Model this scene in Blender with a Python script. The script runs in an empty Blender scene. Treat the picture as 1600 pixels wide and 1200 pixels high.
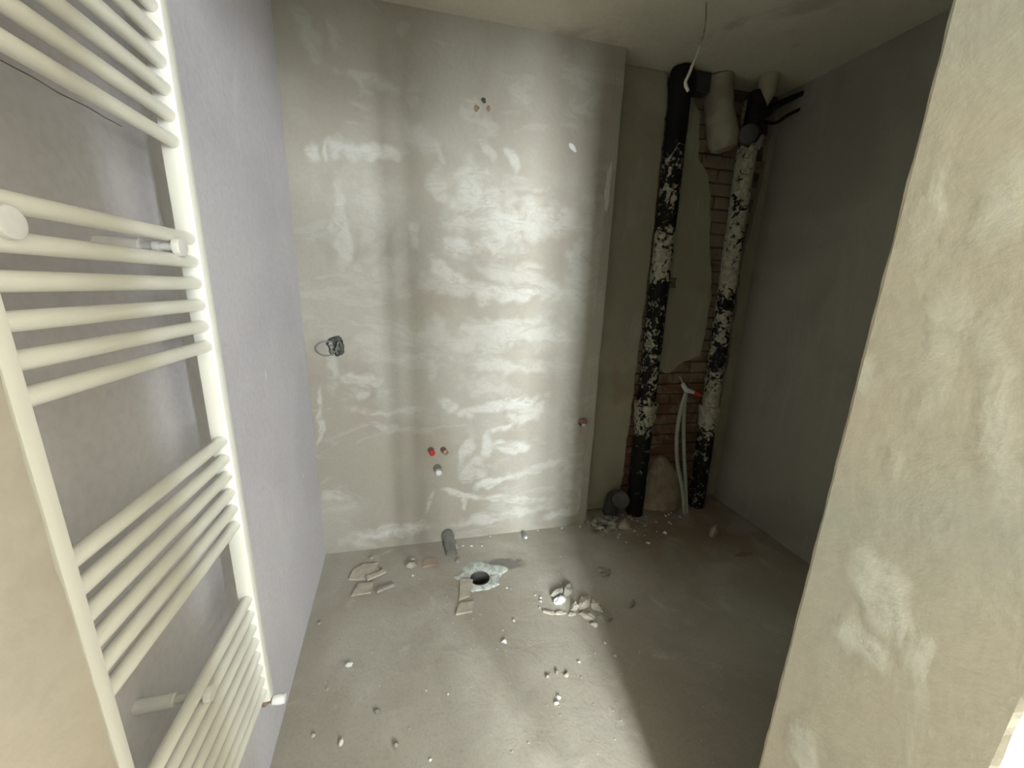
import bpy, bmesh, math, random
from mathutils import Vector, Matrix, noise
PI = math.pi
SC = bpy.context.scene
COL = SC.collection

# ---------------------------------------------------------------- camera, world, lights, exposure
cam = bpy.data.cameras.new('camera')
camo = bpy.data.objects.new('camera', cam); COL.objects.link(camo)
cam.sensor_width = 36.0; cam.lens = 13.5; cam.clip_start = 0.02
camo.matrix_world = Matrix((( 0.97304851,  0.02668818, -0.22905097, 0.0),
                            (-0.22862422,  0.24141245, -0.94310710, 0.0),
                            ( 0.03012595,  0.97005555,  0.24100759, 1.5),
                            (0, 0, 0, 1)))
SC.camera = camo
w = bpy.data.worlds.new('sky'); SC.world = w; w.use_nodes = True
w.node_tree.nodes['Background'].inputs[0].default_value = (0.62, 0.72, 0.85, 1)
w.node_tree.nodes['Background'].inputs[1].default_value = 0.3
vs = SC.view_settings
vs.view_transform = 'Standard'; vs.look = 'None'; vs.gamma = 1.0; vs.use_curve_mapping = False
vs.exposure = 0.2

def area(name, x0, x1, z0, z1, y, power, color, rz=0):
    l = bpy.data.lights.new(name, 'AREA'); l.shape = 'RECTANGLE'
    l.size = x1 - x0; l.size_y = z1 - z0; l.energy = power; l.color = color
    o = bpy.data.objects.new(name, l); COL.objects.link(o)
    o.location = ((x0+x1)/2, y, (z0+z1)/2); o.rotation_euler = (PI/2, 0, rz)
    return o
# daylight in the two windows of the outer room, behind the camera
RY = -2.2
WIN = [(0.12, 0.82, 1.05, 2.50), (1.50, 1.88, 1.05, 2.50)]
area('window_and_fill_light', *WIN[0], RY-0.22, 420, (0.925, 0.975, 1.0))
area('window_and_fill_light', *WIN[1], RY-0.22, 380, (0.90, 0.96, 1.0))

# added fill light and window in the outer room's right-hand wall, out of view
SIDE = (-0.95, -0.10, 1.05, 2.40)
o_ = area('window_and_fill_light', 0, 0.85, 0, 1.35, 0, 95, (1.0, 0.96, 0.88))
o_.location = (3.40, (SIDE[0]+SIDE[1])/2, (SIDE[2]+SIDE[3])/2); o_.rotation_euler = (PI/2, 0, PI/2)

# ---------------------------------------------------------------- helpers
def tag(o, label=None, cat=None, group=None, kind=None):
    if label: o['label'] = label
    if cat: o['category'] = cat
    if group: o['group'] = group
    if kind: o['kind'] = kind
    return o
def empty(name, loc, label, cat, group=None):
    o = bpy.data.objects.new(name, None); COL.objects.link(o); o.location = loc
    o.empty_display_size = 0.03
    return tag(o, label, cat, group)
def link(name, bm, mat, parent=None, smooth=True, world=True):
    """bm is in world coordinates; children get the inverse offset of their parents."""
    me = bpy.data.meshes.new(name)
    bmesh.ops.recalc_face_normals(bm, faces=bm.faces)
    off = Vector((0, 0, 0)); p = parent
    while p is not None:
        off += p.location; p = p.parent
    if world and off.length: bmesh.ops.translate(bm, verts=bm.verts, vec=-off)
    bm.to_mesh(me); bm.free()
    if smooth:
        for f in me.polygons: f.use_smooth = True
        try: me.set_sharp_from_angle(angle=math.radians(38))
        except Exception: pass
    me.materials.append(mat)
    o = bpy.data.objects.new(name, me); COL.objects.link(o)
    if parent is not None: o.parent = parent
    return o
def recenter(o):
    """move a top-level mesh's origin to its own base"""
    vs_ = [v.co for v in o.data.vertices]
    c = Vector((sum(v.x for v in vs_)/len(vs_), sum(v.y for v in vs_)/len(vs_), min(v.z for v in vs_)))
    o.data.transform(Matrix.Translation(-c)); o.location = c
    return o
def box(bm, x0, x1, y0, y1, z0, z1, bev=0.0):
    r = bmesh.ops.create_cube(bm, size=1.0)
    for v in r['verts']:
        v.co = Vector(((x0+x1)/2 + v.co.x*(x1-x0), (y0+y1)/2 + v.co.y*(y1-y0), (z0+z1)/2 + v.co.z*(z1-z0)))
    if bev:
        es = list({e for v in r['verts'] for e in v.link_edges})
        bmesh.ops.bevel(bm, geom=es, offset=bev, segments=2, affect='EDGES', profile=0.5)
    return r['verts']
def tube(bm, pts, rad, n=16, caps=True, jit=0.0, seed=0):
    pts = [Vector(p) for p in pts]
    rads = rad if isinstance(rad, (list, tuple)) else [rad]*len(pts)
    rng = random.Random(seed)
    rings = []; up = None
    for i, p in enumerate(pts):
        t = (pts[min(i+1, len(pts)-1)] - pts[max(i-1, 0)])
        if t.length < 1e-9: t = pts[-1]-pts[0]
        t.normalize()
        if up is None:
            a = Vector((0, 0, 1)) if abs(t.z) < 0.9 else Vector((1, 0, 0))
            up = (a - t*a.dot(t)).normalized()
        else:
            up = (up - t*up.dot(t)).normalized()
        s = t.cross(up)
        rings.append([bm.verts.new(p + (up*math.cos(2*PI*k/n) + s*math.sin(2*PI*k/n))*(rads[i]*(1+rng.uniform(-jit, jit)))) for k in range(n)])
    for a, b in zip(rings, rings[1:]):
        for k in range(n): bm.faces.new((a[k], a[(k+1) % n], b[(k+1) % n], b[k]))
    if caps:
        bm.faces.new(rings[0]); bm.faces.new(rings[-1])
    return rings
def curve_pts(ctrl, m=8):
    c = [Vector(p) for p in ctrl]; c = [2*c[0]-c[1]] + c + [2*c[-1]-c[-2]]
    out = []
    for i in range(1, len(c)-2):
        for k in range(m):
            t = k/m; a, b, d, e = c[i-1], c[i], c[i+1], c[i+2]
            out.append(0.5*((2*b) + (d-a)*t + (2*a-5*b+4*d-e)*t*t + (3*b-a-3*d+e)*t**3))
    out.append(c[-2]); return out
def lump(bm, c, size, seed, sub=2, amp=0.35, rz=0.0, flat=True, tilt=(0, 0)):
    r = bmesh.ops.create_icosphere(bm, subdivisions=sub, radius=1.0)
    rng = random.Random(seed); o = Vector((rng.uniform(-50, 50),)*3) + Vector((seed*1.3, 0, 0))
    M = Matrix.Rotation(rz, 3, 'Z') @ Matrix.Rotation(tilt[0], 3, 'X') @ Matrix.Rotation(tilt[1], 3, 'Y')
    for v in r['verts']:
        n_ = 1 + amp*noise.noise(v.co*1.3 + o) + amp*0.5*noise.noise(v.co*3.1 + o)
        q = v.co*n_
        if flat: q.z = max(q.z, -0.55)
        v.co = M @ Vector((q.x*size[0], q.y*size[1], q.z*size[2])) + Vector(c)
    return r['verts']
def prism_poly(bm, pts, d0, d1, axis='y'):
    """polygon pts (u,v) extruded between d0 and d1 along axis"""
    def P(u, v, d): return (u, d, v) if axis == 'y' else ((d, u, v) if axis == 'x' else (u, v, d))
    a = [bm.verts.new(P(u, v, d0)) for u, v in pts]; b = [bm.verts.new(P(u, v, d1)) for u, v in pts]
    n = len(pts); bm.faces.new(a); bm.faces.new(b[::-1])
    for k in range(n): bm.faces.new((a[k], b[k], b[(k+1) % n], a[(k+1) % n]))
def pillar(bm, ring, z0, z1, dz=0.02, seed=1):
    """ring: (x,y,jitter) ; vertical prism whose flagged corners are chipped"""
    n = max(1, int((z1-z0)/dz)); L = []
    for i in range(n+1):
        z = z0+(z1-z0)*i/n
        row = []
        for k, (x, y, j) in enumerate(ring):
            q = noise.noise(Vector((k*7.7+seed, z*9, seed*3.1)))*0.6 + noise.noise(Vector((k*3.1+seed, z*31, 1.7)))*0.7
            q2 = noise.noise(Vector((k*5.7+seed+40, z*23, 4.7)))
            row.append(bm.verts.new((x + j*q, y + j*q2, z)))
        L.append(row)
    m = len(ring)
    for a, b in zip(L, L[1:]):
        for k in range(m): bm.faces.new((a[k], a[(k+1) % m], b[(k+1) % m], b[k]))
    bm.faces.new(L[0]); bm.faces.new(L[-1][::-1])

# ---------------------------------------------------------------- materials
class NT:
    def __init__(s, name, rough=0.85, spec=0.3):
        s.m = bpy.data.materials.new(name); s.m.use_nodes = True
        s.t = s.m.node_tree; s.b = s.t.nodes['Principled BSDF']
        s.b.inputs['Roughness'].default_value = rough
        s.b.inputs['Specular IOR Level'].default_value = spec
    def n(s, typ, **k):
        o = s.t.nodes.new(typ)
        for a, v in k.items(): setattr(o, a, v)
        return o
    def l(s, a, b): s.t.links.new(a, b)
    def pos(s):
        return s.n('ShaderNodeNewGeometry').outputs['Position']
    def obj(s): return s.n('ShaderNodeTexCoord').outputs['Object']
    def noise(s, vec, scale, detail=4, rough=0.55, dist=0.0, sc3=None):
        if sc3:
            mp = s.n('ShaderNodeMapping'); mp.inputs['Scale'].default_value = sc3; s.l(vec, mp.inputs[0]); vec = mp.outputs[0]
        o = s.n('ShaderNodeTexNoise'); o.inputs['Scale'].default_value = scale
        o.inputs['Detail'].default_value = detail; o.inputs['Roughness'].default_value = rough
        o.inputs['Distortion'].default_value = dist
        s.l(vec, o.inputs['Vector']); return o
    def ramp(s, fac, a, b, lo=0.0, hi=1.0):
        o = s.n('ShaderNodeMapRange'); o.interpolation_type = 'SMOOTHSTEP'
        for i, v in enumerate((a, b, lo, hi)): o.inputs[i+1].default_value = v
        s.l(fac, o.inputs[0]); return o.outputs[0]
    def math(s, op, a, b=None):
        o = s.n('ShaderNodeMath', operation=op)
        for i, v in enumerate((a, b)):
            if v is None: continue
            if isinstance(v, (int, float)): o.inputs[i].default_value = v
            else: s.l(v, o.inputs[i])
        return o.outputs[0]
    def mix(s, fac, a, b):
        o = s.n('ShaderNodeMix', data_type='RGBA')
        for i, v in ((0, fac), (6, a), (7, b)):
            if isinstance(v, (int, float)): o.inputs[i].default_value = v
            elif isinstance(v, tuple): o.inputs[i].default_value = (*v, 1)
            else: s.l(v, o.inputs[i])
        return o.outputs[2]
    def bump(s, h, strength, dist=0.01, prev=None):
        o = s.n('ShaderNodeBump'); o.inputs['Strength'].default_value = strength
        o.inputs['Distance'].default_value = dist; s.l(h, o.inputs['Height'])
        if prev is not None: s.l(prev, o.inputs['Normal'])
        return o.outputs[0]
    def done(s, color, normal=None):
        if isinstance(color, tuple): s.b.inputs['Base Color'].default_value = (*color, 1)
        else: s.l(color, s.b.inputs['Base Color'])
        if normal is not None: s.l(normal, s.b.inputs['Normal'])
        return s.m

def plaster(name, base, alt, patch, plane, blobs=(), tint=None, patch_amt=0.3, streak=(1, 1, 1), bump=0.35):
    t = NT(name); p = t.pos()
    big = t.noise(p, 1.6, 3, 0.5, 0.4).outputs['Fac']
    col = t.mix(t.ramp(big, 0.42, 0.60), base, alt)
    if tint: col = t.mix(t.ramp(t.noise(p, 2.7, 3, 0.6, 0.6).outputs['Fac'], 0.55, 0.70, 0, 0.55), col, tint)
    spk = t.noise(p, 4.0, 5, 0.62, 0.9, streak).outputs['Fac']
    mask = t.ramp(spk, 0.56, 0.66, 0, patch_amt)
    if blobs:
        at = t.n('ShaderNodeAttribute'); at.attribute_name = 'smear'
        brk = t.ramp(t.noise(p, 11, 6, 0.68, 0.8, (0.7, 1, 1.5)).outputs['Fac'], 0.36, 0.56, 0.25, 1)
        mask = t.math('MAXIMUM', mask, t.math('MULTIPLY', t.math('MULTIPLY', at.outputs['Fac'], 0.95), brk))
    col = t.mix(mask, col, patch)
    fine = t.noise(p, 60, 4, 0.6).outputs['Fac']
    col = t.mix(t.ramp(fine, 0.35, 0.7, 0, 0.10), col, (0.20, 0.18, 0.14))
    h1 = t.noise(p, 11, 6, 0.6, 0.3).outputs['Fac']
    nb = t.bump(h1, bump, 0.012); nb = t.bump(mask, bump*0.6, 0.004, nb); nb = t.bump(t.noise(p, 140, 3, 0.6).outputs['Fac'], bump*0.5, 0.002, nb)
    return t.done(col, nb)

BACK_BLOBS = [(-0.252,2.091,0.153,0.034,-4,0.80),(-0.446,2.071,0.024,0.044,0,0.80),(-0.396,2.079,0.011,0.036,0,0.80),(-0.208,2.373,0.114,0.032,-8,0.45),(-0.429,2.494,0.040,0.104,15,0.30),(-0.327,2.533,0.026,0.058,20,0.30),(-0.004,2.350,0.034,0.071,15,0.35),(0.020,2.172,0.065,0.075,30,0.40),(0.101,2.126,0.015,0.055,35,0.50),(0.276,1.959,0.096,0.175,25,0.70),(0.409,1.819,0.134,0.153,20,0.75),(0.213,1.851,0.096,0.089,0,0.60),(0.120,1.975,0.043,0.085,10,0.50),(-0.345,1.743,0.034,0.177,-2,0.70),(-0.211,1.836,0.081,0.176,0,0.35),(-0.014,1.733,0.025,0.074,10,0.80),(0.467,2.120,0.023,0.069,25,0.70),(0.344,2.151,0.022,0.067,30,0.50),(0.281,2.267,0.043,0.081,15,0.40),(0.496,2.414,0.057,0.064,0,0.30),(0.352,2.267,0.028,0.038,35,0.40),(0.206,1.700,0.123,0.055,0,0.85),(0.683,1.853,0.177,0.094,10,0.55),(0.902,1.619,0.107,0.307,0,0.50),(0.958,1.855,0.094,0.195,0,0.30),(0.147,1.573,0.114,0.032,-25,0.80),(-0.167,1.545,0.136,0.092,0,0.35),(0.212,1.495,0.166,0.049,-10,0.50),(0.484,1.586,0.210,0.052,-5,0.50),(0.487,1.470,0.231,0.040,2,0.70),(0.666,1.508,0.110,0.068,-20,0.60),(0.530,1.263,0.330,0.057,-2,0.60),(0.281,1.193,0.175,0.063,0,0.50),(0.077,1.245,0.100,0.075,0,0.40),(-0.319,1.021,0.100,0.031,-4,0.60),(-0.443,1.081,0.030,0.126,5,0.50),(-0.315,0.931,0.035,0.049,0,0.60),(-0.524,0.793,0.012,0.148,-8,0.70),(-0.201,0.838,0.197,0.018,-4,0.55),(-0.204,0.761,0.073,0.018,-15,0.50),(0.426,1.084,0.256,0.044,-2,0.60),(0.355,0.975,0.146,0.059,0,0.50),(0.506,0.864,0.210,0.035,12,0.90),(0.586,0.794,0.117,0.063,20,0.70),(0.182,0.832,0.107,0.026,-35,0.90),(0.283,0.820,0.110,0.023,5,0.80),(0.472,0.721,0.100,0.020,15,0.90),(0.368,0.587,0.038,0.081,0,0.90),(0.495,0.586,0.118,0.037,-10,0.90),(0.229,0.577,0.033,0.112,-20,0.90),(0.286,0.450,0.076,0.066,10,0.70),(0.422,0.367,0.119,0.034,12,1.00),(0.210,0.303,0.099,0.017,-20,1.00),(0.229,0.245,0.015,0.052,0,0.80),(0.030,0.267,0.011,0.075,-15,0.70),(-0.460,0.352,0.072,0.043,-15,0.70),(-0.218,0.098,0.222,0.038,5,0.90),(-0.345,0.047,0.070,0.042,0,0.60),(0.526,0.235,0.185,0.027,-8,0.80),(0.447,0.119,0.287,0.032,5,0.70),(0.937,0.395,0.061,0.268,5,0.60),(0.893,0.104,0.161,0.038,12,0.90),(0.940,0.237,0.054,0.129,20,0.70),(0.723,0.435,0.209,0.030,12,0.60),(1.033,0.794,0.043,0.249,5,0.40),(-0.231,1.195,0.125,0.046,0,0.30),(0.057,1.072,0.027,0.106,10,0.40),(-0.058,1.126,0.196,0.021,5,0.40)]
REVEAL_BLOBS = [(0.344,1.074,0.024,0.065,-20,0.9),(0.355,0.969,0.033,0.03,0,0.9),(0.293,1.018,0.02,0.027,0,0.7),(0.357,1.393,0.017,0.051,0,0.35),(0.416,1.617,0.015,0.051,0,0.50),(0.287,1.379,0.021,0.083,-15,0.6),(0.390,0.701,0.043,0.049,0,0.80),(0.360,1.494,0.025,0.033,0,0.40),(0.433,1.384,0.010,0.029,0,0.50),(0.457,1.410,0.018,0.020,0,0.40),(0.340,1.625,0.027,0.044,0,0.50),(0.357,1.272,0.014,0.023,0,0.40)]
def smear_grid(bm_name, u0, u1, v0, v1, step, blobs, mk, push, seed):
    """fine grid whose 'smear' attribute holds the trowelled filler patches; they also stand proud of the face"""
    import numpy as np
    nu = int((u1-u0)/step); nv = int((v1-v0)/step)
    U, V = np.meshgrid(np.linspace(u0, u1, nu+1), np.linspace(v0, v1, nv+1), indexing='ij')
    D = np.empty(U.shape + (3,))
    for i in range(nu+1):
        for j in range(nv+1):
            u, v = U[i, j], V[i, j]
            D[i, j] = noise.noise_vector(Vector((u*8, v*8, seed))) * 0.6 + noise.noise_vector(Vector((u*24, v*24, seed+5))) * 0.35
    A = np.zeros(U.shape)
    for (cu, cv, ru, rv, rot, st) in blobs:
        r = math.radians(rot); k = min(0.07, 0.03 + 0.6*min(ru, rv))
        du = U + D[..., 0]*k - cu; dv = V + D[..., 1]*k - cv
        x = (du*math.cos(r) + dv*math.sin(r))/ru; y = (-du*math.sin(r) + dv*math.cos(r))/rv
        q = np.clip((1.45-np.hypot(x, y) + D[..., 2]*0.9)/0.85, 0, 1); A = np.maximum(A, st*q*q*(3-2*q))
    vs_ = [mk(U[i, j], V[i, j], push*A[i, j]) for i in range(nu+1) for j in range(nv+1)]
    w_ = nv+1
    fs = [(i*w_+j, (i+1)*w_+j, (i+1)*w_+j+1, i*w_+j+1) for i in range(nu) for j in range(nv)]
    me = bpy.data.meshes.new(bm_name); me.from_pydata(vs_, [], fs)
    at = me.attributes.new('smear', 'FLOAT', 'POINT'); at.data.foreach_set('value', A.ravel())
    return me
M = {}
M['back'] = plaster('plaster_back', (0.355, 0.33, 0.275), (0.40, 0.385, 0.33), (0.56, 0.565, 0.52), 'xz', BACK_BLOBS, (0.335, 0.30, 0.255), 0.25, (0.6, 1, 1.5))
M['left'] = plaster('plaster_left', (0.62, 0.60, 0.64), (0.67, 0.65, 0.685), (0.74, 0.72, 0.75), 'yz', (), None, 0.35, (1, 1, 0.4), 0.25)
M['reveal'] = plaster('plaster_reveal', (0.44, 0.40, 0.305), (0.38, 0.38, 0.305), (0.56, 0.56, 0.47), 'yz', REVEAL_BLOBS, (0.46, 0.385, 0.295), 0.35, (1, 1, 0.6), 0.13)
M['jamb_left'] = plaster('plaster_left_jamb', (0.52, 0.465, 0.38), (0.48, 0.44, 0.37), (0.62, 0.59, 0.50), 'yz', (), (0.52, 0.43, 0.36), 0.4, (1, 1, 0.5), 0.15)
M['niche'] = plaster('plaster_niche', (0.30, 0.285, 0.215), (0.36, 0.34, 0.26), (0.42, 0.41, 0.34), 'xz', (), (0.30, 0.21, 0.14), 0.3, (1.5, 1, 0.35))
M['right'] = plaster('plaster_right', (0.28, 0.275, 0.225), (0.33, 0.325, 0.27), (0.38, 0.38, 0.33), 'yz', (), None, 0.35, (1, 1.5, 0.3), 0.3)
M['ceiling'] = plaster('ceiling_paint', (0.60, 0.565, 0.455), (0.64, 0.60, 0.49), (0.66, 0.62, 0.52), 'xz', (), (0.36, 0.31, 0.24), 0.1, (1, 1, 1), 0.15)
M['hall'] = plaster('plaster_hall', (0.74, 0.71, 0.63), (0.70, 0.68, 0.60), (0.78, 0.75, 0.69), 'xz')

def floor_mat():
    t = NT('screed_floor', 0.75, 0.35); p = t.pos()
    a = t.noise(p, 1.4, 4, 0.55, 0.5).outputs['Fac']
    col = t.mix(t.ramp(a, 0.40, 0.62), (0.37, 0.34, 0.28), (0.455, 0.43, 0.37))
    col = t.mix(t.ramp(t.noise(p, 5, 5, 0.65, 0.8).outputs['Fac'], 0.58, 0.72, 0, 0.5), col, (0.58, 0.565, 0.50))
    # dust and brick-brown dirt towards the niche
    sp = t.n('ShaderNodeSeparateXYZ'); t.l(p, sp.inputs[0])
    d = t.math('MULTIPLY', t.ramp(sp.outputs[0], 0.9, 1.4), t.ramp(sp.outputs[1], 1.2, 1.9))
    dd = t.math('MULTIPLY', d, t.ramp(t.noise(p, 3, 4, 0.6, 0.5).outputs['Fac'], 0.35, 0.6, 0.3, 0.9))
    col = t.mix(dd, col, (0.25, 0.185, 0.13))
    # dark damp stain right of the drain
    mp = t.n('ShaderNodeMapping', vector_type='TEXTURE'); mp.inputs['Location'].default_value = (0.43, 1.80, 0); mp.inputs['Scale'].default_value = (0.11, 0.05, 9); mp.inputs['Rotation'].default_value = (0, 0, -0.25)
    dn = t.noise(p, 18, 4, 0.6, 0.4); s0 = t.n('ShaderNodeVectorMath', operation='SCALE'); t.l(dn.outputs['Color'], s0.inputs[0]); s0.inputs['Scale'].default_value = 0.07
    s1 = t.n('ShaderNodeVectorMath', operation='ADD'); t.l(p, s1.inputs[0]); t.l(s0.outputs[0], s1.inputs[1])
    s2 = t.n('ShaderNodeVectorMath', operation='SUBTRACT'); t.l(s1.outputs[0], s2.inputs[0]); s2.inputs[1].default_value = (.035, .035, .035)
    t.l(s2.outputs[0], mp.inputs[0]); ln = t.n('ShaderNodeVectorMath', operation='LENGTH'); t.l(mp.outputs[0], ln.inputs[0])
    col = t.mix(t.ramp(ln.outputs['Value'], 1.1, 0.75, 0, 0.75), col, (0.16, 0.15, 0.145))
    fine = t.noise(p, 90, 4, 0.65).outputs['Fac']
    col = t.mix(t.ramp(fine, 0.45, 0.75, 0, 0.3), col, (0.24, 0.22, 0.17))
    nb = t.bump(t.noise(p, 9, 6, 0.55, 0.4).outputs['Fac'], 0.5, 0.012)
    nb = t.bump(fine, 0.25, 0.002, nb)
    return t.done(col, nb)
M['floor'] = floor_mat()

def simple(name, col, rough=0.5, spec=0.4, metal=0.0, var=None, vs_=20, bump=0.0):
    t = NT(name, rough, spec); t.b.inputs['Metallic'].default_value = metal
    p = t.obj(); nz = t.noise(p, vs_, 4, 0.6, 0.3).outputs['Fac']
    c = t.mix(t.ramp(nz, 0.4, 0.65), col, var or tuple(x*0.9 for x in col))
    return t.done(c, t.bump(nz, bump, 0.004) if bump else None)
M['enamel'] = simple('radiator_enamel', (0.82, 0.815, 0.75), 0.35, 0.5, 0, (0.80, 0.795, 0.73), 6)
M['white_plastic'] = simple('white_plastic', (0.78, 0.78, 0.77), 0.45)
M['grey_plastic'] = simple('grey_plastic', (0.24, 0.24, 0.235), 0.5, 0.4, 0, (0.19, 0.19, 0.18), 12)
M['dark_plastic'] = simple('dark_plastic', (0.075, 0.072, 0.065), 0.6, 0.3, 0, (0.05, 0.048, 0.042), 12)
M['grey_cap'] = simple('dusty_grey_cap', (0.16, 0.15, 0.14), 0.7, 0.2)
M['black'] = simple('black_tar', (0.008, 0.008, 0.007), 0.6, 0.2, 0, (0.015, 0.014, 0.012), 30, 0.4)
M['red'] = simple('red_plastic', (0.50, 0.035, 0.025), 0.45)
M['dull_red'] = simple('dusty_red_plastic', (0.30, 0.13, 0.11), 0.6, 0.3, 0, (0.22, 0.12, 0.10), 30)
M['brass'] = simple('dull_brass', (0.36, 0.27, 0.22), 0.5, 0.4, 0.6)
M['steel'] = simple('dull_steel', (0.35, 0.34, 0.31), 0.4, 0.4, 0.8)
M['white_chip'] = simple('white_plaster_chip', (0.80, 0.80, 0.78), 0.8, 0.2, 0, None, 30, 0.3)
M['chip'] = simple('plaster_chip', (0.50, 0.46, 0.38), 0.9, 0.2, 0, (0.42, 0.38, 0.31), 25, 0.5)
M['grey_chip'] = simple('concrete_chip', (0.36, 0.345, 0.30), 0.9, 0.2, 0, (0.28, 0.26, 0.22), 25, 0.5)
M['brown_chip'] = simple('brown_chip', (0.30, 0.21, 0.15), 0.9, 0.2, 0, (0.24, 0.17, 0.12), 25, 0.5)
M['cement'] = simple('pale_cement', (0.66, 0.71, 0.67), 0.9, 0.2, 0, (0.40, 0.41, 0.37), 28, 0.8)
M['dark_cement'] = simple('dark_cement', (0.20, 0.19, 0.17), 0.9, 0.2, 0, (0.30, 0.28, 0.25), 26, 0.8)
M['wire'] = simple('wire_white', (0.62, 0.60, 0.56), 0.6)
M['wire_brown'] = simple('wire_brown', (0.20, 0.165, 0.115), 0.7, 0.3, 0, (0.40, 0.36, 0.29), 60)
M['hole'] = simple('raw_hole', (0.05, 0.055, 0.05), 0.95, 0.1, 0, (0.11, 0.115, 0.10), 60, 0.8)
M['frame'] = simple('window_frame_paint', (0.75, 0.75, 0.73), 0.4)
M['seam'] = simple('seam_dark', (0.20, 0.19, 0.165), 0.9)

def pipe_mat(name, stops):
    """tarred cast iron splashed with lime plaster: how much plaster clings depends on height"""
    t = NT(name, 0.7, 0.25); p = t.pos()
    sp = t.n('ShaderNodeSeparateXYZ'); t.l(p, sp.inputs[0])
    z = t.math('DIVIDE', sp.outputs[2], 2.7)
    cr = t.n('ShaderNodeValToRGB'); e = cr.color_ramp.elements
    e[0].position = stops[0][0]/2.7; e[0].color = (stops[0][1],)*3 + (1,)
    e[1].position = stops[1][0]/2.7; e[1].color = (stops[1][1],)*3 + (1,)
    for zz, a in stops[2:]:
        q = e.new(zz/2.7); q.color = (a, a, a, 1)
    t.l(z, cr.inputs[0])
    nz = t.noise(p, 26, 5, 0.62, 1.2).outputs['Fac']
    nz2 = t.noise(p, 8, 4, 0.6, 0.8).outputs['Fac']
    k = t.math('ADD', t.math('MULTIPLY', nz, 0.6), t.math('MULTIPLY', nz2, 0.4))
    # plaster where the noise exceeds 0.72 - 0.45*amount
    thr = t.math('SUBTRACT', 0.66, t.math('MULTIPLY', cr.outputs[0], 0.30))
    m = t.ramp(t.math('SUBTRACT', k, thr), 0.0, 0.025)
    lime = t.mix(t.ramp(t.noise(p, 40, 3).outputs['Fac'], 0.4, 0.6), (0.42, 0.40, 0.31), (0.30, 0.28, 0.21))
    c = t.mix(m, (0.007, 0.007, 0.006), lime)
    return t.done(c, t.bump(m, 0.9, 0.006, t.bump(nz, 0.5, 0.006)))
M['pipe_l'] = pipe_mat('tarred_pipe_left', [(0, 0.22), (0.55, 0.18), (0.62, 0.72), (0.80, 0.72), (0.85, 0.42), (1.25, 0.52), (1.35, 0.45), (1.50, 0.34), (1.60, 0.66), (1.80, 0.62), (1.9, 0.50), (2.25, 0.46), (2.40, 0.0)])
M['pipe_r'] = pipe_mat('limewashed_pipe_right', [(0, 0.38), (0.50, 0.36), (0.58, 0.8), (0.78, 0.85), (0.95, 0.7), (1.05, 0.55), (1.40, 0.66), (1.60, 0.80), (2.2, 0.82), (2.35, 0.75)])

def brick_mat():
    t = NT('old_brick', 0.95, 0.15); p = t.pos()
    rnd = t.n('ShaderNodeObjectInfo').outputs['Random']
    c = t.mix(rnd, (0.15, 0.070, 0.042), (0.20, 0.11, 0.07))
    sp = t.n('ShaderNodeSeparateXYZ'); t.l(p, sp.inputs[0])
    up = t.ramp(sp.outputs[2], 0.75, 1.0, -0.09, 0.09)       # mortar smears begin above knee height
    sm = t.ramp(t.math('ADD', t.noise(p, 6, 5, 0.65, 0.8).outputs['Fac'], up), 0.40, 0.56, 0.15, 0.95)
    c = t.mix(sm, c, (0.26, 0.215, 0.155))
    return t.done(c, t.bump(t.noise(p, 45, 4, 0.6).outputs['Fac'], 0.8, 0.006))
M['brick'] = brick_mat()
M['mortar'] = simple('old_mortar', (0.16, 0.125, 0.095), 0.95, 0.1, 0, (0.11, 0.085, 0.065), 18, 0.6)

# ================================================================ THE SETTING
CZ = 2.677; YB = 2.071
def S(name, bm, mat, smooth=False):
    return tag(link(name, bm, mat, None, smooth), kind='structure')

# floor of the bathroom: uneven screed, open where the drain goes down
DR = (0.274, 1.712)
bm = bmesh.new(); nx, ny = 100, 80
X0, X1, Y0, Y1 = -0.62, 2.30, 0.15, 2.30
g = [[None]*(ny+1) for _ in range(nx+1)]
for i in range(nx+1):
    for j in range(ny+1):
        x = X0+(X1-X0)*i/nx; y = Y0+(Y1-Y0)*j/ny
        z = 0.004*noise.noise(Vector((x*3, y*3, 0))) + 0.0025*noise.noise(Vector((x*11, y*11, 5)))
        g[i][j] = bm.verts.new((x, y, z-0.001))
for i in range(nx):
    for j in range(ny):
        c = (g[i][j].co + g[i+1][j+1].co)/2
        if math.hypot(c.x-DR[0], c.y-DR[1]) < 0.066: continue
        bm.faces.new((g[i][j], g[i+1][j], g[i+1][j+1], g[i][j+1]))
fl = S('floor', bm, M['floor'], True)
bm = bmesh.new(); box(bm, -2.3, 3.3, RY-.3, 0.16, -0.1, -0.004); S('floor_hall', bm, M['floor'])
bm = bmesh.new(); box(bm, -2.4, 3.4, RY-.3, 2.5, CZ, CZ+0.1); S('ceiling', bm, M['ceiling'])

# back wall: the built-out block, with its chipped right corner
bm = bmesh.new()
pillar(bm, [(-0.75, YB, 0), (1.005, YB, 0), (1.022, YB, 0.0015), (1.028, YB+0.008, 0.002), (1.028, YB+0.02, 0), (1.028, 2.42, 0), (-0.75, 2.42, 0)], -0.01, CZ, 0.03, 3)
bmesh.ops.translate(bm, verts=[v for v in bm.verts if v.co.y < YB+0.05], vec=(0, 0.003, 0))
me_tmp = smear_grid('back_face', -0.60, 1.0275, -0.005, CZ+0.003, 0.0065, BACK_BLOBS, lambda u, v, d: (u, YB-d, v), 0.0016, 2)
bm.from_mesh(me_tmp)
wb = S('wall_back', bm, M['back'], True)
# corner bead running up that corner
bm = bmesh.new(); box(bm, 1.0285, 1.0345, YB-0.002, YB+0.10, 0.03, CZ-0.002, 0.001)
S('trim_1', bm, simple('bead_metal', (0.42, 0.42, 0.38), 0.6, 0.3, 0.2))
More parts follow.
